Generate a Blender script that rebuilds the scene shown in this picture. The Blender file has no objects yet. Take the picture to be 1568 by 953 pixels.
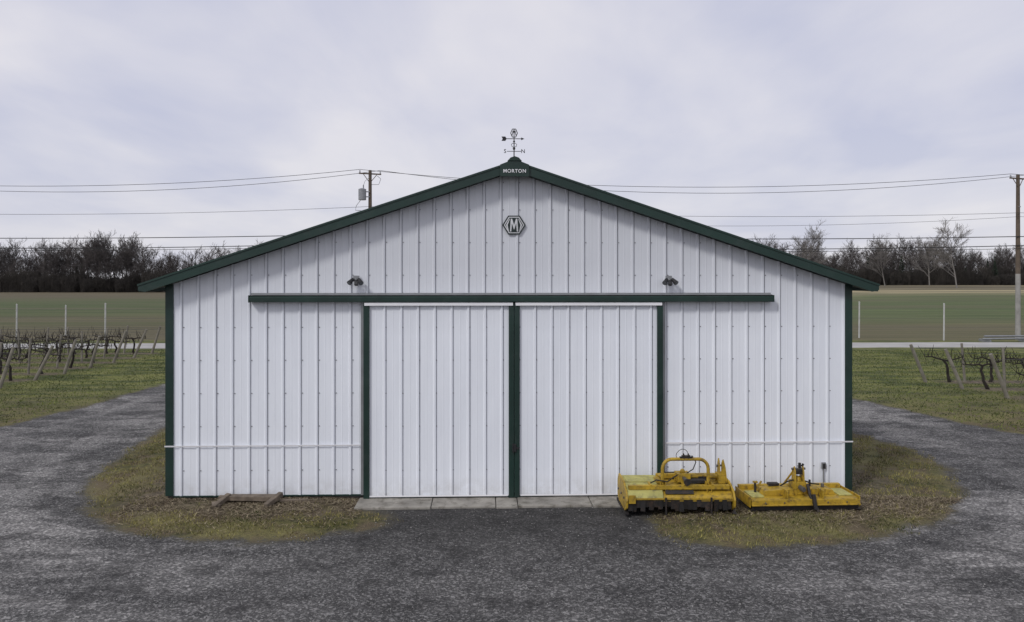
import bpy, math, random
import numpy as np
from mathutils import Vector, Matrix
random.seed(7); rng=np.random.default_rng(7)
scene=bpy.context.scene
R=math.radians

# ------------------------------------------------------------------ helpers
class NT:
    def __init__(s,nt): s.nt=nt; nt.nodes.clear()
    def n(s,t,props=None,**ins):
        nd=s.nt.nodes.new(t)
        for k,v in (props or {}).items(): setattr(nd,k,v)
        for k,v in ins.items():
            key=int(k[1:]) if k[0]=='i' and k[1:].isdigit() else k.replace('_',' ')
            s.set(nd,key,v)
        return nd
    def set(s,nd,key,v):
        sock=nd.inputs[key]
        if isinstance(v,bpy.types.NodeSocket): s.nt.links.new(v,sock)
        elif isinstance(v,bpy.types.Node): s.nt.links.new(v.outputs[0],sock)
        else: sock.default_value=v
    def math(s,op,a,b=0.0,c=0.0,clamp=False):
        return s.n('ShaderNodeMath',{'operation':op,'use_clamp':clamp},i0=a,i1=b,i2=c).outputs[0]
    def mix(s,f,a,b,mode='MIX'):
        nd=s.nt.nodes.new('ShaderNodeMix'); nd.data_type='RGBA'; nd.blend_type=mode
        s.set(nd,0,f)
        for k,v in ((6,a),(7,b)):
            if isinstance(v,tuple) and len(v)==3: v=v+(1,)
            s.set(nd,k,v)
        return nd.outputs[2]
    def noise(s,vec,scale,detail=4,rough=.55,dist=0):
        nd=s.n('ShaderNodeTexNoise',None,Scale=scale,Detail=detail,Roughness=rough,Distortion=dist)
        s.set(nd,'Vector',vec); return nd.outputs[0]
    def remap(s,v,a,b,c=0.0,d=1.0):
        nd=s.n('ShaderNodeMapRange',{'clamp':True}); 
        for i,x in enumerate((v,a,b,c,d)): s.set(nd,i,x)
        return nd.outputs[0]
    def scalev(s,vec,sc):
        return s.n('ShaderNodeVectorMath',{'operation':'MULTIPLY'},i0=vec,i1=sc).outputs[0]

def newmat(name):
    m=bpy.data.materials.new(name); m.use_nodes=True
    return m,NT(m.node_tree)

def simple(name,col,rough=.6,metal=0,var=.25,vscale=4,col2=None,bump=0,spec=.5,dirt=None,dirt_amt=.5):
    m,N=newmat(name)
    tc=N.n('ShaderNodeTexCoord').outputs['Object']
    ns=N.noise(tc,vscale,5,.6)
    c2=col2 or tuple(c*(1-var) for c in col)
    c=N.mix(N.remap(ns,.35,.65),col,c2)
    if dirt:
        c=N.mix(N.math('MULTIPLY',N.remap(N.noise(tc,vscale*2.3,6,.7),.5,.68),dirt_amt),c,dirt)
    b=N.n('ShaderNodeBsdfPrincipled',None,Roughness=rough,Metallic=metal)
    N.set(b,'Base Color',c); N.set(b,'Specular IOR Level',spec)
    if bump:
        bp=N.n('ShaderNodeBump',None,Strength=bump,Distance=.02,Height=N.noise(tc,vscale*8,5,.7))
        N.set(b,'Normal',bp)
    N.n('ShaderNodeOutputMaterial',None,Surface=b)
    return m

def vcolmat(name,rough=.85,trans=0):
    m,N=newmat(name)
    a=N.n('ShaderNodeAttribute',{'attribute_name':'Col'})
    b=N.n('ShaderNodeBsdfPrincipled',None,Roughness=rough)
    N.set(b,'Base Color',a.outputs['Color']); N.set(b,'Specular IOR Level',.15)
    N.n('ShaderNodeOutputMaterial',None,Surface=b)
    return m

def empty(name,loc=(0,0,0),rz=0):
    e=bpy.data.objects.new(name,None); e.location=loc; e.rotation_euler=(0,0,rz)
    e.empty_display_size=.3; scene.collection.objects.link(e); return e

class B:
    def __init__(s): s.v=[];s.f=[];s.m=[]
    def add(s,vs,fs,m=0):
        o=len(s.v); s.v+= [tuple(v) for v in vs]; s.f+=[tuple(i+o for i in f) for f in fs]; s.m+=[m]*len(fs)
    def box(s,c,size,m=0,rot=None):
        hx,hy,hz=[a/2 for a in size]; c=Vector(c)
        vs=[Vector((x,y,z)) for x in(-hx,hx) for y in(-hy,hy) for z in(-hz,hz)]
        if rot: 
            M=Matrix.Rotation(rot[2],3,'Z')@Matrix.Rotation(rot[1],3,'Y')@Matrix.Rotation(rot[0],3,'X')
            vs=[M@v for v in vs]
        s.add([v+c for v in vs],[(0,1,3,2),(4,6,7,5),(0,4,5,1),(2,3,7,6),(0,2,6,4),(1,5,7,3)],m)
    def bb(s,x0,x1,y0,y1,z0,z1,m=0):
        s.box(((x0+x1)/2,(y0+y1)/2,(z0+z1)/2),(x1-x0,y1-y0,z1-z0),m)
    def cyl(s,p0,p1,r0,r1=None,n=10,m=0,caps=True):
        p0=Vector(p0);p1=Vector(p1); r1=r0 if r1 is None else r1
        d=(p1-p0).normalized(); a=d.orthogonal().normalized(); b=d.cross(a)
        vs=[]
        for p,r in((p0,r0),(p1,r1)):
            for i in range(n):
                t=2*math.pi*i/n; vs.append(p+(a*math.cos(t)+b*math.sin(t))*r)
        fs=[(i,(i+1)%n,n+(i+1)%n,n+i) for i in range(n)]
        if caps: fs+= [tuple(range(n-1,-1,-1)),tuple(range(n,2*n))]
        s.add(vs,fs,m)
    def tube(s,pts,r,n=8,m=0):
        pts=[Vector(p) for p in pts]; rs=r if isinstance(r,(list,tuple)) else [r]*len(pts)
        vs=[];prev=None
        for i,p in enumerate(pts):
            d=(pts[min(i+1,len(pts)-1)]-pts[max(i-1,0)]).normalized()
            a=d.orthogonal().normalized() if prev is None else (prev-d*prev.dot(d)).normalized()
            prev=a;b=d.cross(a)
            for k in range(n):
                t=2*math.pi*k/n; vs.append(p+(a*math.cos(t)+b*math.sin(t))*rs[i])
        fs=[]
        for i in range(len(pts)-1):
            for k in range(n):
                fs.append((i*n+k,i*n+(k+1)%n,(i+1)*n+(k+1)%n,(i+1)*n+k))
        fs+=[tuple(range(n-1,-1,-1)),tuple((len(pts)-1)*n+k for k in range(n))]
        s.add(vs,fs,m)
    def prism(s,poly,a0,a1,axis='y',m=0):
        n=len(poly)
        def P(p,a):
            return (p[0],a,p[1]) if axis=='y' else ((a,p[0],p[1]) if axis=='x' else (p[0],p[1],a))
        vs=[P(p,a0) for p in poly]+[P(p,a1) for p in poly]
        fs=[tuple(range(n)),tuple(range(2*n-1,n-1,-1))]+[(i,n+i,n+(i+1)%n,(i+1)%n) for i in range(n)]
        s.add(vs,fs,m)
    def sphere(s,c,r,m=0,n=8,k=6,sc=(1,1,1)):
        vs=[];c=Vector(c)
        for j in range(k+1):
            ph=math.pi*j/k
            for i in range(n):
                t=2*math.pi*i/n
                vs.append(c+Vector((r*sc[0]*math.sin(ph)*math.cos(t),r*sc[1]*math.sin(ph)*math.sin(t),r*sc[2]*math.cos(ph))))
        fs=[(j*n+i,(j+1)*n+i,(j+1)*n+(i+1)%n,j*n+(i+1)%n) for j in range(k) for i in range(n)]
        s.add(vs,fs,m)
    def obj(s,name,mats,parent=None,loc=(0,0,0),rz=0,bevel=0,smooth=False,fixn=True,scale=None):
        me=bpy.data.meshes.new(name); me.from_pydata(s.v,[],s.f)
        for m in (mats if isinstance(mats,(list,tuple)) else [mats]): me.materials.append(m)
        me.polygons.foreach_set('material_index',s.m)
        if fixn:
            import bmesh
            bm=bmesh.new(); bm.from_mesh(me); bmesh.ops.recalc_face_normals(bm,faces=bm.faces); bm.to_mesh(me); bm.free()
        if smooth: me.shade_smooth()
        o=bpy.data.objects.new(name,me); scene.collection.objects.link(o)
        o.location=loc; o.rotation_euler=(0,0,rz)
        if scale: o.scale=scale
        if parent: o.parent=parent
        if bevel:
            bv=o.modifiers.new('bevel','BEVEL'); bv.width=bevel; bv.segments=2; bv.limit_method='ANGLE'; bv.angle_limit=R(40)
        return o

def text_obj(txt,size,ext,mat,parent,loc,name):
    cu=bpy.data.curves.new(name,'FONT'); cu.body=txt; cu.size=size; cu.extrude=ext; cu.align_x='CENTER'; cu.align_y='CENTER'; cu.offset=size*.01
    cu.space_character=1.12
    t=bpy.data.objects.new(name+'_t',cu); scene.collection.objects.link(t)
    dg=bpy.context.evaluated_depsgraph_get(); me=bpy.data.meshes.new_from_object(t.evaluated_get(dg))
    bpy.data.objects.remove(t); me.materials.clear(); me.materials.append(mat)
    o=bpy.data.objects.new(name,me); scene.collection.objects.link(o); o.parent=parent; o.location=loc; o.rotation_euler=(R(90),0,0)
    return o

def ss(a,b,x):
    t=np.clip((x-a)/(b-a),0,1); return t*t*(3-2*t)

# ------------------------------------------------------------------ terrain data
ISL=[(-2.78,14.6),(-2.75,13.85),(-2.35,13.6),(-2.0,13.15),(-2.21,12.77),(-2.9,12.35),(-3.86,12.13),(-5.1,12.2),(-6.12,12.6),(-6.9,13.2),(-7.5,13.9),(-8.14,15.09),(-8.6,16.37),(-8.98,18.57),(-9.4,21.46),
     (-9.6,26),(-9,34),(0,36.5),(8.5,34),(9,26),(8.87,20.5),(9.5,18.57),(9.19,16.65),(8.34,14.63),(7.19,13.2),(6.19,12.5),(4.94,12.0),(3.57,11.8),(2.75,11.95),(2.35,12.4),(2.3,13.2),(2.5,13.85),(2.6,14.8)]
OUT=[(-60,13),(-30,17),(-18,19.3),(-14.6,20.6),(-13.8,21.8),(-13.8,23.2),(-13.6,24.8),(-13.5,26.5),(-13.5,28.9),(-13.4,33),(-12,39),(0,42),(11,39),(11.6,32),(11.5,26.8),(12.2,23.9),(12.7,22.15),(13.3,20.3),(15,18.5),(25,15.5),(60,12),(60,-60),(-60,-60)]
def sdf(px,py,poly):
    d=np.full(px.shape,1e9); ins=np.zeros(px.shape,bool)
    n=len(poly)
    for i in range(n):
        ax,ay=poly[i]; bx,by=poly[(i+1)%n]
        ex,ey=bx-ax,by-ay
        t=np.clip(((px-ax)*ex+(py-ay)*ey)/(ex*ex+ey*ey),0,1)
        d=np.minimum(d,np.hypot(px-ax-t*ex,py-ay-t*ey))
        c=((ay>py)!=(by>py))&(px<(bx-ax)*(py-ay)/((by-ay) if by!=ay else 1e-9)+ax)
        ins^=c
    return np.where(ins,-d,d)
def gravel_sd(x,y): return np.maximum(sdf(x,y,OUT),-sdf(x,y,ISL))
def H(x,y,sd=None):
    x=np.asarray(x,float);y=np.asarray(y,float)
    if sd is None: sd=gravel_sd(x,y)
    z=2.3*ss(60,290,y)*ss(-20,110,x)
    z=z+.035*ss(0,.9,sd)+.012*np.sin(x*.9+y*.4)*np.sin(y*.7-x*.3)*ss(15,19,np.hypot(x,y-14)*1.0+8)
    return z
LROWS=[26.6,28.9,31.2,33.5,35.8,38.1,40.4,42.7]
RROWS=[22.0,24.3,26.5,28.7,30.8]
def dirt_mask(x,y):
    d=np.zeros(x.shape)
    for r in LROWS: d=np.maximum(d,(1-ss(.25,.75,np.abs(y-r)))*ss(18.6,19.6,-x))
    for r in RROWS: d=np.maximum(d,(1-ss(.25,.75,np.abs(y-r)))*ss(16.3,17.3,x))
    bx=np.clip(x,-6.3,6.3); by=np.clip(y,14.5,32)
    d=np.maximum(d,.85*(1-ss(.35,1.6,np.hypot(x-bx,y-by))))
    return d

# ------------------------------------------------------------------ ground material
def ground_material():
    m,N=newmat('ground_mix')
    pos=N.n('ShaderNodeNewGeometry').outputs['Position']
    sep=N.n('ShaderNodeSeparateXYZ',None,i0=pos)
    X,Y=sep.outputs[0],sep.outputs[1]
    sd=N.n('ShaderNodeAttribute',{'attribute_name':'sd'}).outputs['Fac']
    dirt=N.n('ShaderNodeAttribute',{'attribute_name':'dirt'}).outputs['Fac']
    n1=N.noise(pos,.55,4,.6); n2=N.noise(pos,6,4,.7); n3=N.noise(pos,55,2,.7)
    g=N.mix(N.remap(n2,.38,.62),(.05,.058,.02),(.18,.165,.06))
    g=N.mix(N.remap(n1,.42,.6),g,(.25,.225,.09))
    g=N.mix(N.math('MULTIPLY',N.remap(N.noise(pos,1.3,5,.65),.47,.6),.85),g,(.17,.13,.085))
    g=N.mix(N.remap(n3,.35,.65),N.mix(.7,g,(.014,.013,.008)),g)
    lawn=N.mix(N.remap(N.noise(N.scalev(pos,(.35,1.1,1)),1.0,5,.65),.42,.58),(.04,.062,.018),(.17,.18,.055))  # dark and bright streaks put light and shadow into the grass colour
    lawn=N.mix(N.math('MULTIPLY',N.remap(n2,.5,.7),.5),lawn,(.2,.18,.08))
    g=N.mix(N.math('MULTIPLY',N.remap(Y,22,30),.85),g,lawn)
    soil=N.mix(N.remap(N.noise(pos,9,6,.75),.4,.62),(.04,.031,.023),(.2,.16,.115))
    g=N.mix(N.math('MULTIPLY',dirt,N.remap(N.noise(pos,3,5,.7),.3,.5),0,True),g,soil)
    wob=N.math('ADD',Y,N.math('MULTIPLY',N.math('SUBTRACT',N.noise(N.scalev(pos,(.01,.06,1)),1,3,.6),.5),30))
    cr=N.nt.nodes.new('ShaderNodeValToRGB'); e=cr.color_ramp.elements
    stops=[(0,(.125,.11,.06)),(.05,(.095,.085,.05)),(.09,(.075,.09,.036)),(.13,(.10,.095,.05)),(.17,(.06,.095,.03)),(.34,(.055,.095,.03)),(.45,(.07,.1,.038)),(.56,(.105,.095,.06)),(.75,(.125,.105,.07)),(1,(.11,.09,.06))]
    e[0].position=0;e[0].color=stops[0][1]+(1,);e[1].position=1;e[1].color=stops[-1][1]+(1,)
    for p,c in stops[1:-1]:
        q=e.new(p);q.color=c+(1,)
    N.set(cr,0,N.remap(wob,52,290))
    fld=cr.outputs[0]
    rightf=N.remap(X,-10,30)
    gr=N.mix(N.remap(Y,70,80),(.12,.12,.055),(.075,.125,.038))
    fld=N.mix(N.math('MULTIPLY',rightf,N.remap(Y,190,150,0,.8)),fld,gr)
    st=N.noise(N.scalev(pos,(.03,.9,1)),1,5,.75)
    fld=N.mix(N.remap(st,.4,.6),N.mix(.45,fld,(.03,.03,.015)),N.mix(.25,fld,(.26,.22,.12)))
    st3=N.noise(N.scalev(pos,(.012,.12,1)),1,5,.7)
    fld=N.mix(N.math('MULTIPLY',N.remap(st3,.48,.62),.6),fld,(.12,.105,.065))
    right=N.math('MULTIPLY',N.remap(X,10,60),N.remap(Y,140,200))
    st2=N.noise(N.scalev(pos,(.004,.07,1)),1,4,.65)
    fld=N.mix(N.math('MULTIPLY',right,N.remap(st2,.48,.6)),fld,(.42,.36,.21))
    g=N.mix(N.remap(Y,51.5,53),g,fld)
    # asphalt millings / gravel
    vor=N.n('ShaderNodeTexVoronoi',None,Scale=33.0); N.set(vor,'Vector',pos)
    vs=N.n('ShaderNodeSeparateColor',None,i0=vor.outputs['Color']).outputs[0]
    vor2=N.n('ShaderNodeTexVoronoi',None,Scale=70.0); N.set(vor2,'Vector',pos)
    vs2=N.n('ShaderNodeSeparateColor',None,i0=vor2.outputs['Color']).outputs[1]
    trk=N.noise(N.scalev(pos,(.4,1.0,1)),.9,7,.7,.6)
    sdw=N.math('ADD',sd,N.math('MULTIPLY',N.math('SUBTRACT',N.noise(pos,.5,3,.5),.5),.9))
    def band(c,w): return N.remap(N.math('ABSOLUTE',N.math('SUBTRACT',sdw,c)),0,w,1,0)
    bands=N.math('MAXIMUM',band(-1.25,.6),band(-3.0,.65))
    big=N.remap(N.math('ADD',trk,N.math('MULTIPLY',bands,.09)),.44,.60)
    big2=N.noise(pos,.2,3,.5)
    fr=N.math('MULTIPLY',N.remap(N.math('ABSOLUTE',X),2.0,7.0,.3,1),N.remap(big2,.36,.54,.4,1))
    patch=N.math('MULTIPLY',big,fr)
    lo=N.mix(patch,(.043,.042,.042),(.15,.146,.142))
    hi=N.mix(patch,(.23,.225,.22),(.52,.50,.475))
    spk=N.math('POWER',vs,N.remap(patch,0,1,4.5,2.3))
    gv=N.mix(spk,lo,hi)
    gv=N.mix(N.math('MULTIPLY',N.math('POWER',vs2,5),.5),gv,(.38,.37,.35))
    gv=N.mix(N.math('MULTIPLY',N.remap(N.noise(pos,1.6,6,.75),.5,.62),.6),gv,(.028,.027,.027))
    gv=N.mix(N.math('MULTIPLY',N.remap(N.noise(pos,9,4,.75),.5,.66),.4),gv,(.03,.03,.029))
    nd=N.math('MULTIPLY',N.remap(N.math('ABSOLUTE',X),2.0,4.2,1,0),N.remap(Y,11,13))
    gv=N.mix(N.math('MULTIPLY',nd,.6),gv,(.025,.024,.023))
    edge=N.math('ADD',sd,N.math('ADD',N.math('MULTIPLY',N.math('SUBTRACT',N.noise(pos,1.3,4,.6),.5),.9),N.math('MULTIPLY',N.math('SUBTRACT',N.noise(pos,14,3,.7),.5),.35)))
    mask=N.remap(edge,-.03,.03)
    edgedirt=N.math('MULTIPLY',N.remap(N.math('ABSOLUTE',edge),.0,.2,1,0),.6)
    col=N.mix(mask,gv,g)
    col=N.mix(edgedirt,col,N.mix(n3,(.04,.036,.026),(.15,.135,.09)))
    b=N.n('ShaderNodeBsdfPrincipled',None,Roughness=.9); N.set(b,'Base Color',col); N.set(b,'Specular IOR Level',.2)
    hgt=N.mix(mask,N.mix(.5,vs,vs2),N.mix(.5,n3,n2))
    bp=N.n('ShaderNodeBump',None,Strength=.9,Distance=.025); N.set(bp,'Height',hgt); N.set(b,'Normal',bp)
    N.n('ShaderNodeOutputMaterial',None,Surface=b)
    return m
GM=ground_material()

def axis(a,b,step,lo,hi):
    v=list(np.arange(a,b+1e-6,step)); s=step; x=v[-1]
    while x<hi: s*=1.22; x+=s; v.append(x)
    s=step;x=v[0];pre=[]
    while x>lo: s*=1.22; x-=s; pre.append(x)
    return np.array(pre[::-1]+v)
ax=axis(-24,24,.2,-2500,2500); ay=axis(5,46,.2,-200,3500)
GX,GY=np.meshgrid(ax,ay); nx,ny=len(ax),len(ay)
fx,fy=GX.ravel(),GY.ravel(); SD=gravel_sd(fx,fy); DM=dirt_mask(fx,fy); GZ=H(fx,fy,SD)
def grid_mesh(name,zoff,sel=None):
    ii,jj=np.meshgrid(np.arange(nx-1),np.arange(ny-1)); a=(jj*nx+ii).ravel()
    q=np.stack([a,a+1,a+nx+1,a+nx],1)
    if sel is not None: q=q[sel[q].all(1)]
    used=np.unique(q); remap=np.full(nx*ny,-1); remap[used]=np.arange(len(used)); q=remap[q]
    me=bpy.data.meshes.new(name)
    me.vertices.add(len(used)); me.vertices.foreach_set('co',np.stack([fx[used],fy[used],GZ[used]+zoff],1).ravel())
    me.loops.add(q.size); me.loops.foreach_set('vertex_index',q.ravel().astype(np.int32))
    me.polygons.add(len(q)); me.polygons.foreach_set('loop_start',np.arange(0,q.size,4).astype(np.int32))
    me.update(); me.validate()
    for nm,arr in(('sd',SD),('dirt',DM)):
        at=me.attributes.new(nm,'FLOAT','POINT'); at.data.foreach_set('value',arr[used].astype(np.float32))
    me.materials.append(GM); me.shade_smooth()
    o=bpy.data.objects.new(name,me); scene.collection.objects.link(o); return o
grid_mesh('ground',0)
grid_mesh('gravel_driveway',.004,(SD<.6)&(np.abs(fx)<70)&(fy>-60))

# road
mroad=simple('road_surface',(.42,.41,.39),.9,var=.25,vscale=.6)
b=B()
xs=np.linspace(-160,160,81)
vs=[];fs=[]
for i,x in enumerate(xs):
    yy=48.0+.016*x
    for k,(dy,dz) in enumerate(((-1.7,.004),(-1.5,.05),(1.5,.05),(1.7,.004))):
        vs.append((x,yy+dy,float(H(np.array([x]),np.array([yy+dy]),np.array([1.]))[0])+dz))
for i in range(len(xs)-1):
    for k in range(3): fs.append((i*4+k,(i+1)*4+k,(i+1)*4+k+1,i*4+k+1))
b.add(vs,fs); b.obj('country_road',mroad)

# ------------------------------------------------------------------ barn
def wall_mat():
    m,N=newmat('white_steel')
    tc=N.n('ShaderNodeTexCoord').outputs['Object']
    sep=N.n('ShaderNodeSeparateXYZ',None,i0=tc)
    c=(.85,.88,.93)
    st=N.noise(N.scalev(tc,(9,1,.5)),1,5,.6); bl=N.noise(tc,.8,4,.6)
    pan=N.n('ShaderNodeTexWhiteNoise',{'noise_dimensions':'1D'}); N.set(pan,'W',N.math('FLOOR',N.math('DIVIDE',sep.outputs[0],.9144)))
    col=N.mix(N.math('MULTIPLY',N.remap(st,.4,.72),.18),c,(.58,.60,.65))
    col=N.mix(N.math('MULTIPLY',N.remap(bl,.4,.7),.15),col,(.60,.63,.71))
    col=N.mix(N.math('MULTIPLY',pan.outputs[0],.1),col,(.55,.59,.66))
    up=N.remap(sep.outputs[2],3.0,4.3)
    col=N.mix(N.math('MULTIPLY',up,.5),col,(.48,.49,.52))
    lowd=N.math('MULTIPLY',N.remap(sep.outputs[2],.1,.45,1,0),N.remap(N.noise(tc,5,5,.7),.35,.65))
    col=N.mix(N.math('MULTIPLY',lowd,.4),col,(.38,.36,.32))
    b=N.n('ShaderNodeBsdfPrincipled',None,Roughness=.28); N.set(b,'Base Color',col)
    bp=N.n('ShaderNodeBump',None,Strength=.2,Distance=.03,Height=N.noise(N.scalev(tc,(3,1,.7)),1.5,3,.5)); N.set(b,'Normal',bp)
    N.n('ShaderNodeOutputMaterial',None,Surface=b); return m
MW=wall_mat()
MG=simple('green_trim',(.010,.034,.026),.42,var=.3,vscale=2,dirt=(.05,.065,.06),dirt_amt=.25)
MGR=simple('green_roof',(.010,.036,.027),.45,var=.25,vscale=1,dirt=(.045,.06,.055),dirt_amt=.3)
MWT=simple('white_trim',(.86,.86,.88),.4,var=.08,vscale=2)
MDK=simple('dark_metal',(.02,.02,.022),.55,var=.3)
MGREY=simple('grey_metal',(.3,.31,.32),.45,.4,var=.2)
MGLS=simple('lamp_glass',(.16,.17,.18),.15,var=.1)
MSCR=simple('screw_steel',(.16,.16,.17),.5,.3)
MLINE=simple('rib_foot_line',(.34,.35,.38),.7)
barn=empty('metal_barn',(.036,14.5,0),R(2))
W=6.3; DEP=18.0
def ztop(x): return 6.15-abs(x)/3
PER=.3048
HR=.025
def ribprof(x0,x1,h=HR,phase=0.0):
    pts=[(x0,0.)]; k=math.ceil((x0-phase)/PER)-1
    while True:
        c=phase+k*PER
        if c>x1+.1: break
        for dx,y in((-.036,0),(-.014,-h),(.014,-h),(.026,0),(PER/2-.014,0),(PER/2,-.003),(PER/2+.014,0)):
            if x0<c+dx<x1: pts.append((c+dx,y))
        k+=1
    pts.append((x1,0.)); return pts
def ribbed(name,x0,x1,z0,zt,yoff,phase,parent,mat,axis='x',h=HR):
    P=ribprof(x0,x1,h,phase); vs=[];fs=[]
    if callable(zt) and x0<0<x1 and all(abs(p[0])>1e-6 for p in P):
        P.append((0.,0.)); P.sort()
    for (x,y) in P:
        t=zt(x) if callable(zt) else zt
        vs+=[(x,yoff+y,z0),(x,yoff+y,t)]
    for i in range(len(P)-1): fs.append((2*i,2*i+2,2*i+3,2*i+1))
    b=B(); b.add(vs,fs)
    k=math.ceil((x0-phase)/PER)
    while phase+k*PER+.04<x1:
        x=phase+k*PER+.031; t=(zt(x) if callable(zt) else zt)-.002
        w=.0045 if k%3==0 else .0025  # thin grey line at each rib foot for contrast, wider at panel laps
        if x>x0+.01: b.bb(x-w,x+w,yoff-.0045,yoff-.0005,z0+.002,t,1)
        k+=1
    o=b.obj(name,[mat,MLINE],parent,fixn=False); return o
PH=.06
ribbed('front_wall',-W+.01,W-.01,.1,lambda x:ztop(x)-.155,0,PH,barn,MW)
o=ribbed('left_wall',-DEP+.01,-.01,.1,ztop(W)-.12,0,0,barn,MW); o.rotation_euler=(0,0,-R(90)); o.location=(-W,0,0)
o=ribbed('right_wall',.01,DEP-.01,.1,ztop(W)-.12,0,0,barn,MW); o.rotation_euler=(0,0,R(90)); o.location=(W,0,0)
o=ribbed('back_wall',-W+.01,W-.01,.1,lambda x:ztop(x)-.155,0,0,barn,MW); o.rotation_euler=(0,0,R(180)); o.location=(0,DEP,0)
b=B(); b.bb(-W+.02,W-.02,.03,DEP-.03,-.05,.12); b.obj('foundation',simple('foundation',(.12,.11,.1),.9),barn)
b=B()
for s in(-1,1):
    for yy in (0,DEP):
        x0,x1=sorted((s*(W+.012),s*(W-.13))); 
        b.bb(x0,x1,(-.03 if yy==0 else DEP-.1),(.1 if yy==0 else DEP+.03),.1,ztop(W-.13)-.16)
b.obj('corner_trim',MG,barn,bevel=.006)
b=B(); b.bb(-W+.13,-2.78,-.022,-.001,.075,.1); b.bb(2.78,W-.13,-.022,-.001,.075,.1); b.obj('base_trim',MG,barn)
b=B()
for x0,x1 in((-W-.02,-2.8),(2.8,W+.02)):
    b.bb(x0,x1,-.038,-.0305,.988,1.006); b.bb(x0,x1,-.044,-.0385,1.002,1.014)
b.obj('lap_strip',MWT,barn)
# roof
b=B(); OV=6.68; F=.3
for s in(-1,1):
    b.prism([(0,6.15),(s*OV,ztop(OV)),(s*OV,ztop(OV)-.1),(s*(OV-.12),ztop(OV-.12)-.165),(0,5.985)],-F,-F+.04)
    b.prism([(0,6.15),(s*OV,ztop(OV)),(s*OV,ztop(OV)-.1),(0,5.985)],DEP+F-.04,DEP+F)
    b.prism([(0,6.11),(s*(OV-.02),ztop(OV)-.035),(s*(OV-.02),ztop(OV)-.06),(0,6.07)],-F+.041,DEP+F-.041)
    b.prism([(0,6.02),(s*(OV-.15),ztop(OV-.15)-.125),(s*(OV-.15),ztop(OV-.15)-.14),(0,6.0)],-F+.041,-.002,m=1)
    x0,x1=sorted((s*(OV-.03),s*(OV+.004))); b.bb(x0,x1,-F+.041,DEP+F-.041,ztop(OV)-.12,ztop(OV)-.02)
    b.prism([(0,6.165),(s*(OV+.01),ztop(OV)+.012),(s*(OV+.01),ztop(OV)-.022),(0,6.131)],-F-.014,-F-.001,m=0)
    for k in range(60):
        yy=-.1+k*.3048
        b.prism([(s*.05,6.13),(s*OV,ztop(OV)),(s*OV,ztop(OV)-.04),(s*.05,6.09)],yy-.015,yy+.015)
b.prism([(-.25,6.085),(0,6.175),(.25,6.085),(.25,6.07),(0,6.15),(-.25,6.07)],-F-.02,DEP+F+.02)
b.obj('roof',[MGR,MG],barn)
b=B(); b.prism([(-.262,5.87),(.262,5.87),(.262,6.085),(.16,6.125),(0,6.185),(-.16,6.125),(-.262,6.085)],-F-.045,-F-.016); 
b.prism([(-.13,6.15),(.13,6.15),(.075,6.21),(0,6.235),(-.075,6.21)],-F-.06,-F+.1)
b.obj('peak_plate',MG,barn,bevel=.006)
text_obj('MORTON',.088,.003,MWT,barn,(0,-F-.052,5.965),'peak_lettering')
def hexa(r): return [(r*math.cos(R(60*i)),5.02+r*.93*math.sin(R(60*i))) for i in range(6)]
b=B(); b.prism(hexa(.215),-.040,-.030,m=0); b.prism(hexa(.187),-.043,-.0405,m=1); b.prism(hexa(.166),-.046,-.0435,m=0)
b.prism([(-.075,4.9),(-.05,4.9),(-.04,5.05),(0,4.93),(.04,5.05),(.05,4.9),(.075,4.9),(.06,5.135),(.035,5.135),(0,5.02),(-.035,5.135),(-.06,5.135)],-.050,-.0465,m=1)
for s in(-1,1): b.prism([(s*.148,5.02),(s*.083,5.135),(s*.075,5.135),(s*.118,5.02),(s*.095,4.9),(s*.105,4.9)],-.049,-.0465,m=1)
b.obj('emblem',[simple('emblem_dark',(.015,.028,.028),.6),simple('emblem_white',(.7,.71,.73),.5)],barn)
b=B(); TX=4.77
b.prism([(-.03,3.73),(-.15,3.715),(-.165,3.70),(-.165,3.615),(-.15,3.61),(-.03,3.63)],-TX,TX,axis='x',m=0)
b.bb(-TX-.02,-TX,-.17,-.02,3.605,3.735,0); b.bb(TX,TX+.02,-.17,-.02,3.605,3.735,0)
b.obj('door_track',MG,barn,bevel=.004)
b=B(); b.bb(-TX,TX,-.12,-.001,3.735,3.745); b.bb(-TX,TX,-.036,-.028,3.745,3.775); b.obj('track_flashing',MGREY,barn)
def door(name,x0,x1,edge):
    e=empty(name); e.parent=barn
    ribbed('panel',x0+.1,x1-.09,.07,3.57,-.08,PH+.02,e,MW)
    b=B(); b.bb(x0,x0+.105 if edge<0 else x0+.095,-.125,-.04,.04,3.6); b.bb(x1-.105 if edge>0 else x1-.095,x1,-.125,-.04,.04,3.6)
    b.bb(x0+.105,x1-.105,-.09,-.04,.045,.07)
    b.obj('door_edge_trim',MG,e,bevel=.005)
    b=B(); b.bb(x0+.02,x1-.02,-.145,-.128,3.545,3.6); b.obj('door_top_rail',MWT,e)
    b=B(); b.bb(x0+.11,x1-.11,-.12,-.11,.071,.095); b.obj('door_bottom_rail',MWT,e)
door('sliding_door',-2.735,-.004,-1); door('sliding_door_b',.004,2.735,1)
bpy.data.objects['sliding_door_b'].name='sliding_door.001'
b=B(); b.bb(-.035,.035,-.145,-.126,.88,1.02); b.cyl((-.02,-.15,.86),(-.02,-.15,1.04),.01); b.bb(.03,.09,-.14,-.126,.93,.96); b.obj('door_latch',MDK,barn,bevel=.003)
b=B(); b.bb(-2.79,-2.74,-.07,-.02,.1,3.6); b.bb(2.74,2.79,-.07,-.02,.1,3.6); b.obj('door_jamb',MGREY,barn)
b=B(); 
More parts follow.
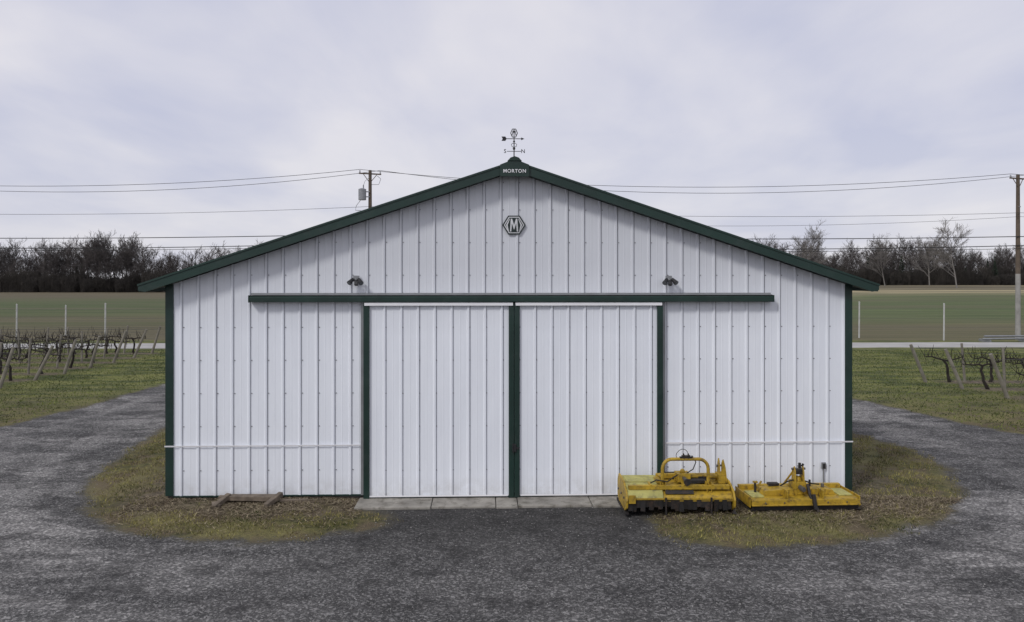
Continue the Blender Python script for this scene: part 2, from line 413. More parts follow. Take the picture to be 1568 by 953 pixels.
for zz in (.55,1.35,1.95,2.55,3.15,4.1,4.7,5.3,5.8):
    k=-21
    while k<22:
        x=PH+k*PER+.048; k+=1
        if abs(x)>W-.15 or zz>ztop(x)-.25: continue
        if abs(x)<2.6 and zz<3.6: yy=-.086
        elif abs(x)<2.85 and zz<3.7: continue
        else: yy=-.006
        b.box((x,yy,zz),(.014,.010,.014))
b.obj('screws',MSCR,barn)
for lx in(-2.875,2.86):
    b=B(); b.bb(lx-.055,lx+.055,-.06,-.029,3.98,4.09,0); b.cyl((lx,-.05,4.03),(lx,-.1,4.0),.02,m=0)
    b.box((lx+.01,-.12,3.945),(.06,.08,.06),1,(R(-20),0,0))
    for s in(-1,1):
        b.cyl((lx,-.06,4.02),(lx+s*.06,-.10,4.0),.012,m=1)
        p0=Vector((lx+s*.05,-.10,4.03)); p1=Vector((lx+s*.11,-.18,3.95))
        b.cyl(p0,p1,.026,.047,n=14,m=1); b.cyl(p1,p1+(p1-p0)*.02,.040,n=14,m=2)
    b.obj('flood_light',[MGREY,MDK,MGLS],barn,bevel=.003)
b=B(); b.bb(5.72,5.80,-.06,-.028,.5,.62,0); b.bb(5.735,5.785,-.075,-.06,.51,.6,1); b.cyl((5.76,-.04,.12),(5.76,-.04,.5),.014,m=0); b.obj('outlet_box',[MGREY,MDK],barn,bevel=.004)
# weathervane
wv=empty('weathervane',(0,0,0)); wv.parent=barn; wv.location=(0,-.05,0)
b=B(); b.cyl((0,0,6.16),(0,0,6.77),.011,.008); b.cyl((0,0,6.14),(0,0,6.22),.07,.02,12)
b.sphere((0,0,6.42),.025); b.sphere((0,0,6.55),.02)
b.cyl((-.13,0,6.37),(.13,0,6.37),.006); b.cyl((0,-.13,6.37),(0,.13,6.37),.006)
b.cyl((-.2,0,6.6),(.15,0,6.6),.007); b.prism([(.13,6.575),(.19,6.6),(.13,6.625)],-.004,.004)
b.prism([(-.23,6.64),(-.16,6.64),(-.14,6.61),(-.14,6.59),(-.16,6.56),(-.23,6.56),(-.21,6.6)],-.004,.004)
hx=[(.062*math.cos(R(60*i)),.004,6.705+.085*math.sin(R(60*i))) for i in range(7)]
for i in range(6): b.cyl(hx[i],hx[i+1],.008,n=6)
mp=[(-.035,0,6.66),(-.02,0,6.75),(0,0,6.69),(.02,0,6.75),(.035,0,6.66)]
for i in range(4): b.cyl(mp[i],mp[i+1],.007,n=6)
b.tube([(.0,0,6.44),(.04,0,6.46),(.05,0,6.5),(.02,0,6.52),(0,0,6.5)],.005,n=6); b.tube([(.0,0,6.44),(-.04,0,6.46),(-.05,0,6.5),(-.02,0,6.52),(0,0,6.5)],.005,n=6)
b.obj('vane',MDK,wv)
text_obj('S',.1,.004,MDK,wv,(-.165,0,6.37),'letter_s'); text_obj('N',.1,.004,MDK,wv,(.165,0,6.37),'letter_n')

# concrete apron
mcon=simple('concrete',(.34,.32,.28),.85,var=.4,vscale=2.5,bump=.3,dirt=(.09,.08,.06),dirt_amt=.85)
b=B()
cuts=[-2.82,-1.48,-.34,.05,1.36,2.35]
for i in range(len(cuts)-1): b.bb(cuts[i]+.006,cuts[i+1]-.006,-.68+.03*(i%2),-.03,-.05,.045-.004*(i%3))
b.obj('concrete_apron',mcon,None,(.036,14.5,0),R(2),bevel=.012)

mwood=simple('weathered_wood',(.2,.16,.12),.85,var=.5,vscale=6)
b=B()
b.box((-4.72,14.05,.12),(1.0,.09,.08),0,(0,R(1),0)); b.box((-4.7,14.17,.1),(.9,.12,.1),0)
b.box((-5.12,13.9,.11),(.09,.4,.08),0,(R(18),0,R(-22))); b.box((-4.22,13.95,.12),(.09,.42,.08),0,(R(16),0,R(-24)))
b.box((-5.2,13.85,.06),(.14,.25,.06),0,(0,0,R(20))); b.box((-3.9,14.1,.07),(.5,.05,.04),0,(0,0,R(8)))
b.obj('lumber_pile',mwood,bevel=.008)

# ------------------------------------------------------------------ implements
MY=simple('yellow_paint',(.50,.325,.025),.55,var=.4,vscale=5,dirt=(.085,.055,.025),dirt_amt=.9)
MYF=simple('faded_yellow_paint',(.47,.44,.14),.7,var=.3,vscale=4,dirt=(.15,.13,.07),dirt_amt=.85)
MBK=simple('black_iron',(.016,.014,.013),.65,var=.4,dirt=(.07,.04,.025),dirt_amt=.6)
MRB=simple('rubber_hose',(.015,.015,.015),.7)
MST=simple('worn_steel',(.16,.15,.14),.5,.5,var=.4)
b=B()
prof=[(.42,.14),(.42,.40),(.30,.49),(-.18,.47),(-.42,.36),(-.47,.27),(-.45,.26),(-.40,.34),(-.18,.445),(.29,.465),(.395,.39),(.395,.14)]
b.prism(prof,-.93,-.30,axis='x',m=1); b.prism([(y,z-.045) for y,z in prof],-.295,.93,axis='x',m=0)
b.box((-.62,.05,.487),(.55,.36,.012),1,(R(2),0,0)); 
ep=[(-.5,.12),(-.52,.25),(-.42,.4),(-.15,.5),(.35,.51),(.47,.38),(.47,.1),(.3,.04),(-.35,.04)]
b.prism(ep,-.965,-.932,axis='x',m=0); b.prism(ep,.932,.965,axis='x',m=0)
for s in(-1,1):
    for yy in(-.3,0,.3): b.cyl((s*.965,yy,.25),(s*.985,yy,.25),.022,m=3,n=6)
    b.prism([(-.52,.02),(-.45,.0),(.45,.0),(.47,.04),(-.45,.04)],s*.95-.035,s*.95+.035,axis='x',m=2)
b.cyl((-.92,0,.2),(.92,0,.2),.09,m=2,n=12)
for i in range(44):
    a=i*2.1; x=-.9+i*.041
    b.box((x,math.cos(a)*.14,.2+math.sin(a)*.14*.8),(.02,.13,.06),2,(a,0,0))
b.cyl((-.92,.42,.1),(.92,.42,.1),.075,m=2,n=12)
b.bb(-.9,.9,-.36,-.28,.40,.47,0); b.bb(-.3,.93,.16,.24,.46,.54,0)
for x in(-.5,.1,.6): b.bb(x-.02,x+.02,-.36,.2,.455,.485,0)
rr=random.Random(4)
for i in range(24):
    x=-.89+i*.076; zb=.07+rr.uniform(-.03,.07)
    b.box((x,-.462+rr.uniform(-.012,.012),(.265+zb)/2),(.084,.008,.265-zb),2,(R(rr.uniform(-8,8)),R(rr.uniform(-5,5)),0))
b.bb(-.93,.93,-.485,-.47,.255,.285,0)
hp=[(-.28,-.28,.36),(-.28,-.28,.70)]
for i in range(7):
    a=R(180-15*i); hp.append((-.28+.17+.17*math.cos(a),-.28,.74+.17*math.sin(a)))
for i in range(7):
    a=R(90-15*i); hp.append((.54-.17+.17*math.cos(a),-.28,.74+.17*math.sin(a)))
hp+=[(.54,-.28,.70),(.54,-.28,.36)]
b.tube(hp,.030,n=10,m=0)
for x in(-.28,.54): 
    b.prism([(-.38,.3),(-.18,.3),(-.22,.52),(-.34,.52)],x-.045,x-.036,axis='x',m=0); b.prism([(-.38,.3),(-.18,.3),(-.22,.52),(-.34,.52)],x+.036,x+.045,axis='x',m=0)
    b.tube([(x,-.27,.6),(x+.02,.18,.52)],.02,m=0)
    b.cyl((x-.07,-.28,.38),(x+.07,-.28,.38),.02,m=3)
b.box((.14,-.02,.54),(.24,.24,.15),0); b.cyl((.14,-.14,.54),(.14,-.36,.53),.035,m=3); b.cyl((.14,-.36,.53),(.14,-.4,.53),.06,m=2)
b.cyl((.26,-.02,.55),(.8,-.02,.54),.04,m=0); b.sphere((.14,-.02,.63),.05,m=0)
b.box((.83,-.02,.52),(.12,.24,.16),0)
b.prism([(-.08,.5),(.1,.5),(.06,.78),(.02,.86),(-.02,.8)],.80,.825,axis='x',m=0); b.prism([(-.1,.5),(.06,.5),(.03,.76),(-.03,.84)],.865,.885,axis='x',m=0)
b.prism([(.78,.45),(.93,.45),(.90,.72),(.86,.87),(.83,.72)],-.13,-.112,m=0)
b.cyl((.77,0,.73),(.9,0,.73),.018,m=3)
b.box((.14,-.28,.93),(.22,.05,.05),2); b.bb(.09,.105,-.31,-.25,.92,1.01,2); b.bb(.175,.19,-.31,-.25,.92,1.01,2); b.cyl((.06,-.28,.97),(.22,-.28,.97),.014,m=3)
b.tube([(.08+.11*math.cos(t),-.26+.03*math.sin(2*t),.98+.10*math.sin(t)) for t in [0.2+i*.28 for i in range(15)]],.006,n=6,m=4)
b.tube([(.25,-.26,.97),(.33,-.24,.85),(.3,-.15,.7),(.2,-.1,.62)],.01,n=6,m=4)
b.tube([(-.5,-.3,.5),(-.4,-.33,.56),(-.2,-.33,.53),(-.05,-.2,.58),(.05,-.1,.6)],.012,n=6,m=4)
b.box((-.33,-.1,.5),(.09,.3,.05),0); b.box((.5,.05,.52),(.16,.22,.06),2)
b.bb(-.28,-.25,-.52,-.49,.0,.3,2); b.bb(.52,.55,-.52,-.49,.02,.3,2); b.box((-.86,-.5,.27),(.12,.03,.14),0)
b.box((.4,-.15,.5),(.35,.16,.05),2); b.box((-.05,.3,.5),(.3,.08,.08),2)
b.box((.0,-.39,.36),(.5,.02,.07),2,(R(-40),0,0)); b.box((.75,-.3,.44),(.2,.1,.05),2)
b.obj('flail_mower',[MY,MYF,MBK,MST,MRB],None,(2.84,13.78,.05),R(1),bevel=.006,scale=(.96,1,.98))

b=B()
dk=[(-1.0,-.36),(-.97,-.42),(.95,-.42),(1.0,-.36),(1.0,.38),(-1.0,.38)]
b.prism([(x,y) for x,y in dk],.19,.222,axis='z',m=0)
b.bb(-1.0,1.0,-.44,-.422,.12,.215,0); b.bb(-1.0,1.0,.38,.40,.1,.222,0)
b.bb(-1.02,-1.001,-.4,.38,.08,.26,0); b.bb(1.001,1.02,-.4,.38,.08,.26,0)
b.bb(-1.0,1.0,-.47,-.441,.12,.14,0); b.bb(-.98,.98,.28,.37,.222,.30,0)
b.prism([(-.7,.224),(-.66,.31),(-.14,.34),(-.12,.224)],-.2,.16,m=0); b.prism([(.16,.224),(.2,.33),(.62,.31),(.68,.224)],-.15,.18,m=0)
b.bb(-.95,-.72,-.3,.1,.223,.25,1); b.bb(.7,.95,-.25,.2,.223,.245,1)
b.cyl((-.95,0,.1),(.95,0,.1),.06,m=2,n=12)
for i in range(36):
    a=i*1.9; b.box((-.92+i*.052,math.cos(a)*.11,.11+math.sin(a)*.07),(.02,.1,.04),2,(a,0,0))
b.bb(-.98,.98,-.40,-.39,.03,.19,2)
b.box((0,-.05,.34),(.24,.24,.22),0); b.cyl((0,-.18,.36),(0,-.34,.36),.045,m=3); b.sphere((.0,-.05,.46),.08,m=0)
for s in(-1,1):
    b.prism([(-.2,.23),(.02,.23),(-.02,.64),(-.12,.72),(-.16,.62)],s*.08-.012,s*.08+.012,axis='x',m=0)
    b.tube([(s*.08,-.06,.62),(s*.15,.3,.26)],.018,m=0)
    b.bb(s*.33-.012,s*.33+.012,-.415,-.2,.223,.36,0)
b.cyl((-.13,-.1,.67),(.13,-.1,.67),.02,m=3); b.box((0,-.09,.61),(.15,.08,.07),2)
b.box((.02,-.11,.73),(.04,.05,.09),2); b.box((.08,-.1,.73),(.03,.04,.06),2,(0,.5,0))
b.tube([(.12,-.22,.42),(.1,-.36,.28),(.17,-.48,.08),(.19,-.52,.02)],[.03,.03,.035,.03],m=2); b.box((.14,-.47,.18),(.06,.05,.26),2,(R(-18),0,R(5)))
b.bb(-.8,-.77,-.05,.0,.25,.43,2); b.box((-.785,-.03,.43),(.08,.06,.03),0); b.box((-.72,-.02,.36),(.03,.03,.2),0,(0,R(35),0))
b.bb(.26,.29,.02,.06,.33,.44,2); b.cyl((.5,.0,.32),(.5,.0,.38),.03,m=3)
b.tube([(-.3,0,.35),(-.2,-.1,.45),(-.1,-.12,.48)],.014,n=6,m=4); b.tube([(.1,-.1,.46),(.2,-.12,.43),(.3,0,.38),(.45,.02,.36)],.014,n=6,m=4)
b.box((-.4,.1,.36),(.2,.12,.04),2)
for x in(-.75,-.4,.4,.75): b.cyl((x,-.445,.17),(x,-.455,.17),.016,n=6,m=3)
for s in(-1,1): b.prism([(-.42,.0),(.38,.0),(.38,.03),(-.46,.05)],s*.97-.04,s*.97+.04,axis='x',m=2)
b.obj('rotary_tiller',[MY,MYF,MBK,MST,MRB],None,(5.02,13.93,.03),R(3),bevel=.006,scale=(.95,.97,1.0))

# ------------------------------------------------------------------ grass blades
def blades(name,pts,h,w,cols,mat,flat=0.0):
    n=len(pts); a=rng.uniform(0,2*math.pi,n); ln=rng.uniform(0,2*math.pi,n)
    hh=h*rng.uniform(.45,1.25,n); ww=w*rng.uniform(.6,1.3,n)
    lean=hh*rng.uniform(.2,1.0,n)+flat*rng.uniform(.03,.14,n)
    dx=np.cos(a)*ww;dy=np.sin(a)*ww
    v=np.zeros((n,3,3)); v[:,0]=pts;v[:,1]=pts;v[:,2]=pts
    v[:,0,0]-=dx;v[:,0,1]-=dy;v[:,1,0]+=dx;v[:,1,1]+=dy
    v[:,2,0]+=np.cos(ln)*lean;v[:,2,1]+=np.sin(ln)*lean;v[:,2,2]+=hh
    me=bpy.data.meshes.new(name); me.vertices.add(3*n); me.vertices.foreach_set('co',v.ravel())
    me.loops.add(3*n); me.loops.foreach_set('vertex_index',np.arange(3*n,dtype=np.int32))
    me.polygons.add(n); me.polygons.foreach_set('loop_start',np.arange(0,3*n,3,dtype=np.int32)); me.update(); me.validate()
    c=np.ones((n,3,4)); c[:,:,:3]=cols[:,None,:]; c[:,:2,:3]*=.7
    at=me.color_attributes.new('Col','FLOAT_COLOR','POINT'); at.data.foreach_set('color',c.ravel().astype(np.float32))
    me.materials.append(mat); o=bpy.data.objects.new(name,me); scene.collection.objects.link(o); return o
MB_=vcolmat('grass_blade')
def vnoise(x,y,s,seed):
    r=np.random.default_rng(seed); ph=r.uniform(0,6.28,(6,2)); an=r.uniform(0,6.28,6); t=0
    for i in range(6):
        k=s*(1+.35*i); t=t+np.sin((x*np.cos(an[i])+y*np.sin(an[i]))*k+ph[i,0])*np.sin((y*np.cos(an[i])-x*np.sin(an[i]))*k*.8+ph[i,1])
    return t/3
def gcol(x,y,n,dry=0):
    t=np.clip(.5+dry+vnoise(x,y,1.4,3)*1.2+rng.normal(0,.22,n),0,1)[:,None]
    c=np.array([.05,.065,.018])*(1-t)+np.array([.36,.325,.11])*t
    s=(rng.random(n)<.25+.5*np.clip(vnoise(x,y,2.2,9)+.1,0,1))[:,None]
    return np.where(s,np.array([.34,.28,.17])*rng.uniform(.4,1.2,(n,1)),c)*rng.uniform(.5,1.35,(n,1))
n=190000; x=rng.uniform(-9.5,10,n); y=rng.uniform(11.6,24,n)
sd=gravel_sd(x,y); bar=(np.abs(x)<6.35)&(y>14.35); edge=sd+.3*vnoise(x,y,2.1,5)+rng.normal(0,.05,n)
k=(edge>.02)&(sd>-.3)&~bar&((np.abs(x)<9.6)); 
k&=(rng.random(n)<np.where((np.abs(x)<6.3)&(14.4-y<.9),.25,1))&(vnoise(x,y,3.6,33)+rng.normal(0,.22,n)>-.3)
x,y,sd=x[k],y[k],sd[k]
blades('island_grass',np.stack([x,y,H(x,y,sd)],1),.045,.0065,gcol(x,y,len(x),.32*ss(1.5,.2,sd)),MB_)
n=46000; x=rng.uniform(-6.8,8.3,n); y=14.45-np.abs(rng.normal(0,.75,n)); sd=gravel_sd(x,y)
k=(sd>-.05)&((x<-2.6)|(x>2.4))&(y>12.3)&(vnoise(x,y,2.5,21)+rng.normal(0,.3,n)>-.3)
x,y,sd=x[k],y[k],sd[k]; n=len(x)
c=np.where((rng.random(n)<.55)[:,None],np.array([.42,.35,.24]),np.array([.10,.072,.05]))*rng.uniform(.5,1.25,(n,1))
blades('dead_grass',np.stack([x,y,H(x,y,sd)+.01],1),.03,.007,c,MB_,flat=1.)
n=110000; x=np.concatenate([rng.uniform(-30,-11,n//2),rng.uniform(10.5,28,n//2)]); y=19+rng.random(n)**1.0*26
sd=gravel_sd(x,y); k=(sd+.25*vnoise(x,y,3.1,5)>.05)&(dirt_mask(x,y)<rng.random(n)*.8+.1); x,y,sd=x[k],y[k],sd[k]
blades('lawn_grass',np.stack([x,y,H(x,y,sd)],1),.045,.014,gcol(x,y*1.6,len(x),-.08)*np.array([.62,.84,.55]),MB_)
n=14000; x=rng.uniform(-12,13,n); y=rng.uniform(8.5,22,n); sd=gravel_sd(x,y); k=sd<.15; x,y,sd=x[k],y[k],sd[k]; n=len(x)
r=rng.uniform(.004,.014,n); base=np.array([(1,0,0),(0,1,0),(-1,0,0),(0,-1,0),(0,0,.8),(0,0,-.5)])
v=base[None]*r[:,None,None]*rng.uniform(.6,1.4,(n,6,1)); th=rng.uniform(0,6.28,n); 
vx=v[:,:,0]*np.cos(th)[:,None]-v[:,:,1]*np.sin(th)[:,None]; vy=v[:,:,0]*np.sin(th)[:,None]+v[:,:,1]*np.cos(th)[:,None]
v=np.stack([vx+x[:,None],vy+y[:,None],v[:,:,2]+H(x,y,sd)[:,None]+.007],2)
f=np.array([(0,1,4),(1,2,4),(2,3,4),(3,0,4),(1,0,5),(2,1,5),(3,2,5),(0,3,5)]); f=(f[None]+6*np.arange(n)[:,None,None]).reshape(-1,3)
me=bpy.data.meshes.new('loose_stones'); me.vertices.add(6*n); me.vertices.foreach_set('co',v.ravel()); me.loops.add(f.size); me.loops.foreach_set('vertex_index',f.ravel().astype(np.int32))
me.polygons.add(len(f)); me.polygons.foreach_set('loop_start',np.arange(0,f.size,3,dtype=np.int32)); me.update(); me.validate()
c=np.ones((n,6,4)); c[:,:,:3]=(rng.uniform(.05,.38,(n,1,1))*np.array([1,.98,.94])); at=me.color_attributes.new('Col','FLOAT_COLOR','POINT'); at.data.foreach_set('color',c.ravel().astype(np.float32))
me.materials.append(MB_); scene.collection.objects.link(bpy.data.objects.new('loose_stones',me))

# ------------------------------------------------------------------ vineyard
MPOST=simple('post_wood',(.25,.23,.19),.9,var=.4,vscale=3)
MVINE=simple('vine_bark',(.028,.022,.018),.95,var=.4)
MWIRE=simple('trellis_wire',(.12,.12,.12),.5,.5)
def vine_row(x0,x1,y,seed):
    r=random.Random(seed); b=B(); s=1 if x1>x0 else -1
    L=abs(x1-x0)
    b.cyl((x0,y,-.05),(x0-s*r.uniform(.45,.7),y+r.uniform(-.15,.15),1.5+r.uniform(-.1,.1)),.07,.06,8,0)
    b.cyl((x0+s*1.5,y,-.05),(x0+s*r.uniform(1.25,1.5),y,1.55),.05,.045,8,0)
    d=4.5
    while d<L: b.cyl((x0+s*d,y,-.05),(x0+s*(d+r.uniform(-.15,.15)),y,1.5+r.uniform(-.15,.2)),.05,.045,7,0); d+=r.uniform(3.6,4.6)
    for z in(.85,1.35): b.cyl((x0-s*.4,y,z),(x1,y,z),.008,n=4,m=2)
    d=.9
    while d<L:
        x=x0+s*d; z=0;pts=[(x,y,-.02)];px,py=x,y
        for i in range(5):
            z+=.18; px+=r.uniform(-.11,.11); py+=r.uniform(-.05,.05); pts.append((px,py,z))
        b.tube(pts,[.07,.058,.05,.05,.045,.045],n=6,m=1)
        for sg in(-1,1):
            q=[(px,py,z)];qx=px;qz=z
            for i in range(5):
                qx+=sg*.15; qz+=r.uniform(-.06,.07); q.append((qx,py+r.uniform(-.04,.04),qz))
                for _ in range(3):
                    l=r.uniform(.15,.5); b.cyl(q[-1],(qx+r.uniform(-.22,.22),py+r.uniform(-.15,.15),qz+l*r.choice([1,1,-.7])),.011,.006,4,1)
            b.tube(q,[.038,.033,.03,.027,.022,.015],n=5,m=1)
        d+=r.uniform(1.3,1.8)
    b.obj('grapevine_row',[MPOST,MVINE,MWIRE],fixn=False)
for i,y in enumerate(LROWS): vine_row(-18.7-.12*i,-48,y,i)
for i,y in enumerate(RROWS): vine_row(17.2-.25*i,46,y,50+i)
MPW=simple('pale_post',(.5,.5,.48),.7,var=.2)
for (x,y,h) in((-33,52.5,2.4),(-32,56.5,2.2),(-27.2,52.7,2.45),(-22.6,51.5,2.55),(-40,52.5,2.4),(24.0,54.5,2.5),(28.6,52.2,2.45),(39,53,2.4)):
    b=B(); z=float(H(np.array([x]),np.array([y]))[0]); b.cyl((x,y,z-.05),(x+.02,y,z+h),.055,.05,8,0); b.cyl((x,y,z+h),(x,y,z+h+.03),.035,.01,8,0)
    for k in range(4): b.box((x,y-.055,z+.5+.5*k),(.03,.03,.05),0)
    b.obj('trellis_post',[MPW])
b=B()
for z in(.9,1.5,2.1):
    b.cyl((-60,52.6,z),(-22.6,52.2,z),.008,n=4); b.cyl((22,52.6,z),(60,52.4,z),.008,n=4)
b.obj('trellis_wires',MWIRE)
b=B(); b.cyl((30.2,50.6,.25),(33.6,51.2,.25),.06,n=8); b.cyl((30.5,50.9,.4),(33.9,51.5,.38),.06,n=8)
for x in(30.6,33.2): b.bb(x-.05,x+.05,50.4,51.6,0,.2)
b.obj('irrigation_pipes',MGREY)

# ------------------------------------------------------------------ utility poles & lines
MP=simple('pole_wood',(.13,.1,.075),.9,var=.3,vscale=2); MPL=simple('pole_wood_pale',(.33,.32,.3),.9,var=.3,vscale=2); MTR=simple('transformer_grey',(.28,.29,.31),.5)
poles=[(-53,56,11.6),(-9.9,55,11.7),(33.7,52.5,11.05),(77,50,11.2)]
def zg(x,y): return float(H(np.array([float(x)]),np.array([float(y)]))[0])
for i,(x,y,h) in enumerate(poles):
    b=B(); z=zg(x,y)
    b.cyl((x,y,z-.1),(x,y,z+4.4),.17,.15,12,1); b.cyl((x,y,z+4.4),(x,y,h),.15,.11,12,0)
    a=(.72,.3)
    b.tube([(x-a[0],y-a[1],h-.25),(x+a[0],y+a[1],h-.25)],.06,n=4,m=0)
    b.tube([(x-a[0]*.6,y-a[1]*.6,h-.3),(x,y-.1,h-.9)],.025,n=5,m=0); b.tube([(x+a[0]*.6,y+a[1]*.6,h-.3),(x,y-.1,h-.9)],.025,n=5,m=0)
    for t in(-.92,.92):
        for q in range(3): b.cyl((x+a[0]*t,y+a[1]*t,h-.2+q*.06),(x+a[0]*t,y+a[1]*t,h-.16+q*.06),.055,.04,8,2)
    b.cyl((x,y-.12,8.9),(x,y-.25,8.9),.04,n=8,m=2)
    if i==1:
        b.cyl((x-.5,y-.25,9.6),(x-.5,y-.25,10.35),.27,n=16,m=2); b.cyl((x-.5,y-.25,10.35),(x-.5,y-.25,10.42),.27,.1,16,2)
        b.cyl((x-.42,y-.25,10.42),(x-.42,y-.25,10.65),.04,n=8,m=2); b.bb(x-.25,x,y-.2,y-.1,9.8,9.86,2); b.bb(x-.25,x,y-.2,y-.1,10.15,10.21,2)
        b.tube([(x-.42,y-.25,10.6),(x-.3,y-.3,10.9),(x,y-.2,11.2)],.015,n=5,m=2)
        b.tube([(x-.6,y-.3,9.6),(x-.9,y-.3,9.2),(x-1.0,y-.2,8.9),(x,y-.2,8.8)],.02,n=5,m=2)
        b.tube([(x+.5,y,11.3),(x+.75,y,11.1),(x+.6,y,10.7),(x+.1,y,10.7)],.02,n=5,m=2)
    b.obj('utility_pole',[MP,MPL,MTR])
b=B()
def span(p,q,sag,r):
    p=Vector(p);q=Vector(q); pts=[]
    for i in range(25):
        t=i/24; v=p.lerp(q,t); v.z-=sag*4*t*(1-t); pts.append(v)
    b.tube(pts,r,n=4)
ext=[(-96,57,11.6)]+poles+[(120,48,11.2)]
for i in range(len(ext)-1):
    (x0,y0_,h0),(x1,y1_,h1)=ext[i],ext[i+1]
    for t,sg in((-.92,1.05),(.92,1.4)):
        span((x0+.72*t,y0_+.3*t,h0+.02),(x1+.72*t,y1_+.3*t,h1+.02),sg,.019)
    k0=h0-11.5;k1=h1-11.5
    span((x0,y0_-.2,8.95+k0),(x1,y1_-.2,8.95+k1),.45,.015)
    if i>1: span((x0,y0_-.2,8.7+k0),(x1,y1_-.2,8.7+k1),.85,.013)
    span((x0,y0_-.15,7.15+k0*.5),(x1,y1_-.15,7.15+k1*.5),.25,.035)
    span((x0,y0_-.15,6.55+k0*.5),(x1,y1_-.15,6.55+k1*.5),.35,.035)
    span((x0,y0_-.15,6.35+k0*.5),(x1,y1_-.15,6.35+k1*.5),.3,.02)
b.obj('power_lines',simple('wire_black',(.02,.02,.022),.7),fixn=False)

# ------------------------------------------------------------------ trees
MBARK=simple('bark_grey_brown',(.095,.083,.078),.95,var=.4,vscale=.5)
MBRUSH=simple('brush_dark',(.05,.044,.038),.95,var=.5,vscale=.3)
MBARKL=simple('bark_pale',(.21,.195,.18),.95,var=.35,vscale=.5)
MCON=simple('conifer_needles',(.024,.038,.022),.95,var=.5,vscale=1.2)
def bare_tree(seed,h=16.,spread=1.,twig=.04,low=.25,dens=1.0):
    r=random.Random(seed); b=B()
    def br(p,d,l,rad,lev):
        steps=3 if lev<2 else 2; pts=[p]; q=p.copy(); dd=d.copy()
        for i in range(steps):
            dd=(dd+Vector((r.uniform(-1,1),r.uniform(-1,1),r.uniform(-.3,.6)))*.16).normalized(); q=q+dd*l/steps; pts.append(q.copy())
        n=6 if lev==0 else (4 if lev==1 else 3)
        end=max(rad*.3,twig*.4)
        rs=[rad+(end-rad)*i/steps for i in range(steps+1)]
        if lev>=3:
            b.cyl(pts[0],pts[-1],rad,twig*.35,3,0,caps=False); 
        else: b.tube(pts,rs,n=n)
        if lev==4: return
        cnt=[int(11*dens),int(7*dens),int(5*dens),int(3*dens)][lev]
        for i in range(cnt):
            t=(low+(1-low)*(i+r.random())/cnt) if lev==0 else (.25+.75*(i+r.random())/cnt)
            f=t*steps; k=min(int(f),steps-1); pp=pts[k].lerp(pts[k+1],f-k)
            az=r.uniform(0,6.283); tilt=r.uniform(.45,1.0) if lev==0 else r.uniform(.35,.9)
            if lev==0: tilt*=spread*(1.15-.5*t)
            a=dd.orthogonal().normalized(); c=dd.cross(a)
            nd=(dd*math.cos(tilt)+(a*math.cos(az)+c*math.sin(az))*math.sin(tilt)); nd.z+=.22; nd.normalize()
            nl=l*(.5*(1.15-.45*t) if lev==0 else .52)*r.uniform(.7,1.2)
            br(pp,nd,nl,max(rad*(1-.6*t)*.5,twig*.6),lev+1)
    br(Vector((0,0,-.2)),Vector((0,0,1)),h*.88,h*.013,0)
    me_o=b.obj('t',MBARK,fixn=False); me=me_o.data; bpy.data.objects.remove(me_o); return me
def conifer(seed,h=13.):
    r=random.Random(seed); b=B(); b.cyl((0,0,-.2),(0,0,h*.95),.22,.03,7)
    z=h*.08
    while z<h:
        rad=(h-z)/h*h*.2+.15; k=int(10+rad*5)
        for i in range(k):
            a=r.uniform(0,6.283); l=rad*r.uniform(.6,1.15); dz=r.uniform(-.25,.15)*l; w=.22*l+.12
            p=Vector((0,0,z+r.uniform(-.2,.2))); tip=p+Vector((math.cos(a)*l,math.sin(a)*l,dz)); s=Vector((-math.sin(a),math.cos(a),0))*w; m_=p.lerp(tip,.6)
            b.add([p,m_+s+Vector((0,0,-.15)),tip,m_-s+Vector((0,0,-.15)),m_+Vector((0,0,.12))],[(0,1,4),(1,2,4),(2,3,4),(3,0,4)])
        z+=.33+.015*h
    o=b.obj('c',MCON,fixn=False); me=o.data; bpy.data.objects.remove(o); return me
def shrub(seed):
    r=random.Random(seed); b=B()
    for i in range(400):
        x=r.uniform(-3.5,3.5);y=r.uniform(-1.5,1.5); h=r.uniform(1.2,5.8)*(1-.1*abs(x)*.5)
        b.cyl((x,y,-.1),(x+r.uniform(-.8,.8),y+r.uniform(-.6,.6),h),.06,.02,3,0,caps=False)
        for _ in range(3):
            z=r.uniform(.2,.9)*h; b.cyl((x,y,z),(x+r.uniform(-1,1),y+r.uniform(-.7,.7),z+r.uniform(.3,1.5)),.045,.02,3,0,caps=False)
    o=b.obj('s',MBRUSH,fixn=False); me=o.data; bpy.data.objects.remove(o); return me
TM=[bare_tree(100+i,16,1.0,.06,.18,1.0) for i in range(6)]
CM=[conifer(5+i) for i in range(2)]; SM=[shrub(i) for i in range(3)]
TL=empty('distant_treeline')
def inst(name,me,x,y,s,par,sz=None):
    o=bpy.data.objects.new(name,me); o.location=(x,y,zg(x,y)); o.rotation_euler=(0,0,random.uniform(0,6.28)); o.scale=(s,s,sz or s)
    scene.collection.objects.link(o); o.parent=par
def yline(x): return 272+ (22*float(ss(0,150,np.array(x))))
for rank in range(4):
    x=-330+rank*2
    while x<330:
        hid=abs(x)<85
        s=.65+.13*math.sin(x*.045+rank)+.08*math.sin(x*.13+1)+random.uniform(-.13,.13)
        s*=.92+.05*rank
        if -165<x<-130: s=max(s,.74)*1.12
        inst('tree',random.choice(TM),x,yline(x)+rank*6+random.uniform(-2,2),max(s,.46)*1.15,TL,max(s,.46))
        if random.random()<(.16 if x>0 else .05): inst('conifer',random.choice(CM),x+2,yline(x)-3+rank*5,random.uniform(.5,.95),TL)
        x+=random.uniform(3.6,6.4)*(2.6 if hid else 1)
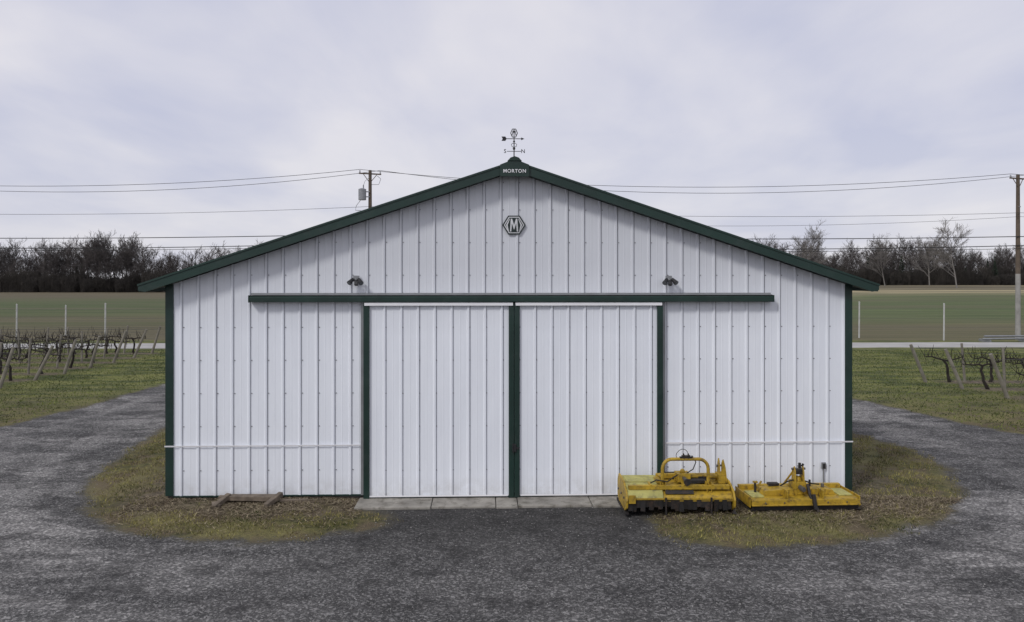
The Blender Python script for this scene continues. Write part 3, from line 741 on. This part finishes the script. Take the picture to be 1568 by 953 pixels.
for rank in range(3):
    x=-330
    while x<330:
        inst('shrub',random.choice(SM),x,yline(x)-4+rank*5,random.uniform(.8,1.4),TL,random.uniform(.7,1.5)); x+=random.uniform(3.2,5.2)*(2.2 if abs(x)<85 else 1)
bt=bare_tree(900,16,1.15,.05,.2,1.1).copy(); bt.materials.clear(); bt.materials.append(MBARKL)
bt2=bare_tree(901,16,1.05,.05,.2,1.2).copy(); bt2.materials.clear(); bt2.materials.append(MBARKL)
for me,x,y,s,sz in((bt,127,225,1.1,.98),(bt2,101,268,1.25,1.02),(bt2,143,270,1.1,.9),(bt,124,262,1.0,.85)):
    inst('bare_tree',me,x,y,s,None,sz)

# ------------------------------------------------------------------ sky & light
w=bpy.data.worlds.new('World'); scene.world=w; w.use_nodes=True; N=NT(w.node_tree)
SEL,SROT=R(42),R(222)
sky=N.n('ShaderNodeTexSky',{'sky_type':'NISHITA','sun_disc':False,'sun_elevation':SEL,'sun_rotation':SROT,'air_density':1.0,'dust_density':2.0})
tc=N.n('ShaderNodeTexCoord').outputs['Generated']; sp=N.n('ShaderNodeSeparateXYZ',None,i0=tc)
zz=N.math('ADD',N.math('MAXIMUM',sp.outputs[2],0),.16)
cv=N.n('ShaderNodeCombineXYZ',None,X=N.math('DIVIDE',sp.outputs[0],zz),Y=N.math('DIVIDE',sp.outputs[1],zz),Z=0.0).outputs[0]
c1=N.noise(cv,.6,4,.5,.6); c2=N.noise(N.scalev(cv,(1,.5,1)),1.7,5,.55,.3)
cc=N.math('ADD',N.math('MULTIPLY',c1,.65),N.math('MULTIPLY',c2,.35))
cloud=N.mix(N.remap(cc,.39,.59),(5.6,5.8,7.25),(7.9,7.75,8.3))
hor=N.remap(sp.outputs[2],0,.2,1,0)
cloud=N.mix(N.math('MULTIPLY',hor,.45),cloud,(7.7,7.7,8.1))
out=N.mix(.93,sky.outputs[0],cloud)
bg=N.n('ShaderNodeBackground',None,Strength=.1); N.set(bg,'Color',out); N.n('ShaderNodeOutputWorld',None,Surface=bg)
sl=bpy.data.lights.new('sun','SUN'); sl.energy=1.5; sl.angle=R(10); sl.color=(1,.98,.95)
so=bpy.data.objects.new('sun',sl); scene.collection.objects.link(so)
d=Vector((math.sin(SROT)*math.cos(SEL),math.cos(SROT)*math.cos(SEL),math.sin(SEL))); so.rotation_euler=d.to_track_quat('Z','Y').to_euler()
so.location=(0,0,30)
# ------------------------------------------------------------------ camera
cam=bpy.data.cameras.new('camera'); cam.sensor_width=36; cam.lens=27.71; cam.shift_y=-.0297; cam.clip_end=6000; cam.clip_start=.1
co=bpy.data.objects.new('camera',cam); co.location=(0,0,4); co.rotation_euler=(R(90),0,0); scene.collection.objects.link(co); scene.camera=co
scene.view_settings.view_transform='Standard'; scene.view_settings.look='None'; scene.view_settings.exposure=0
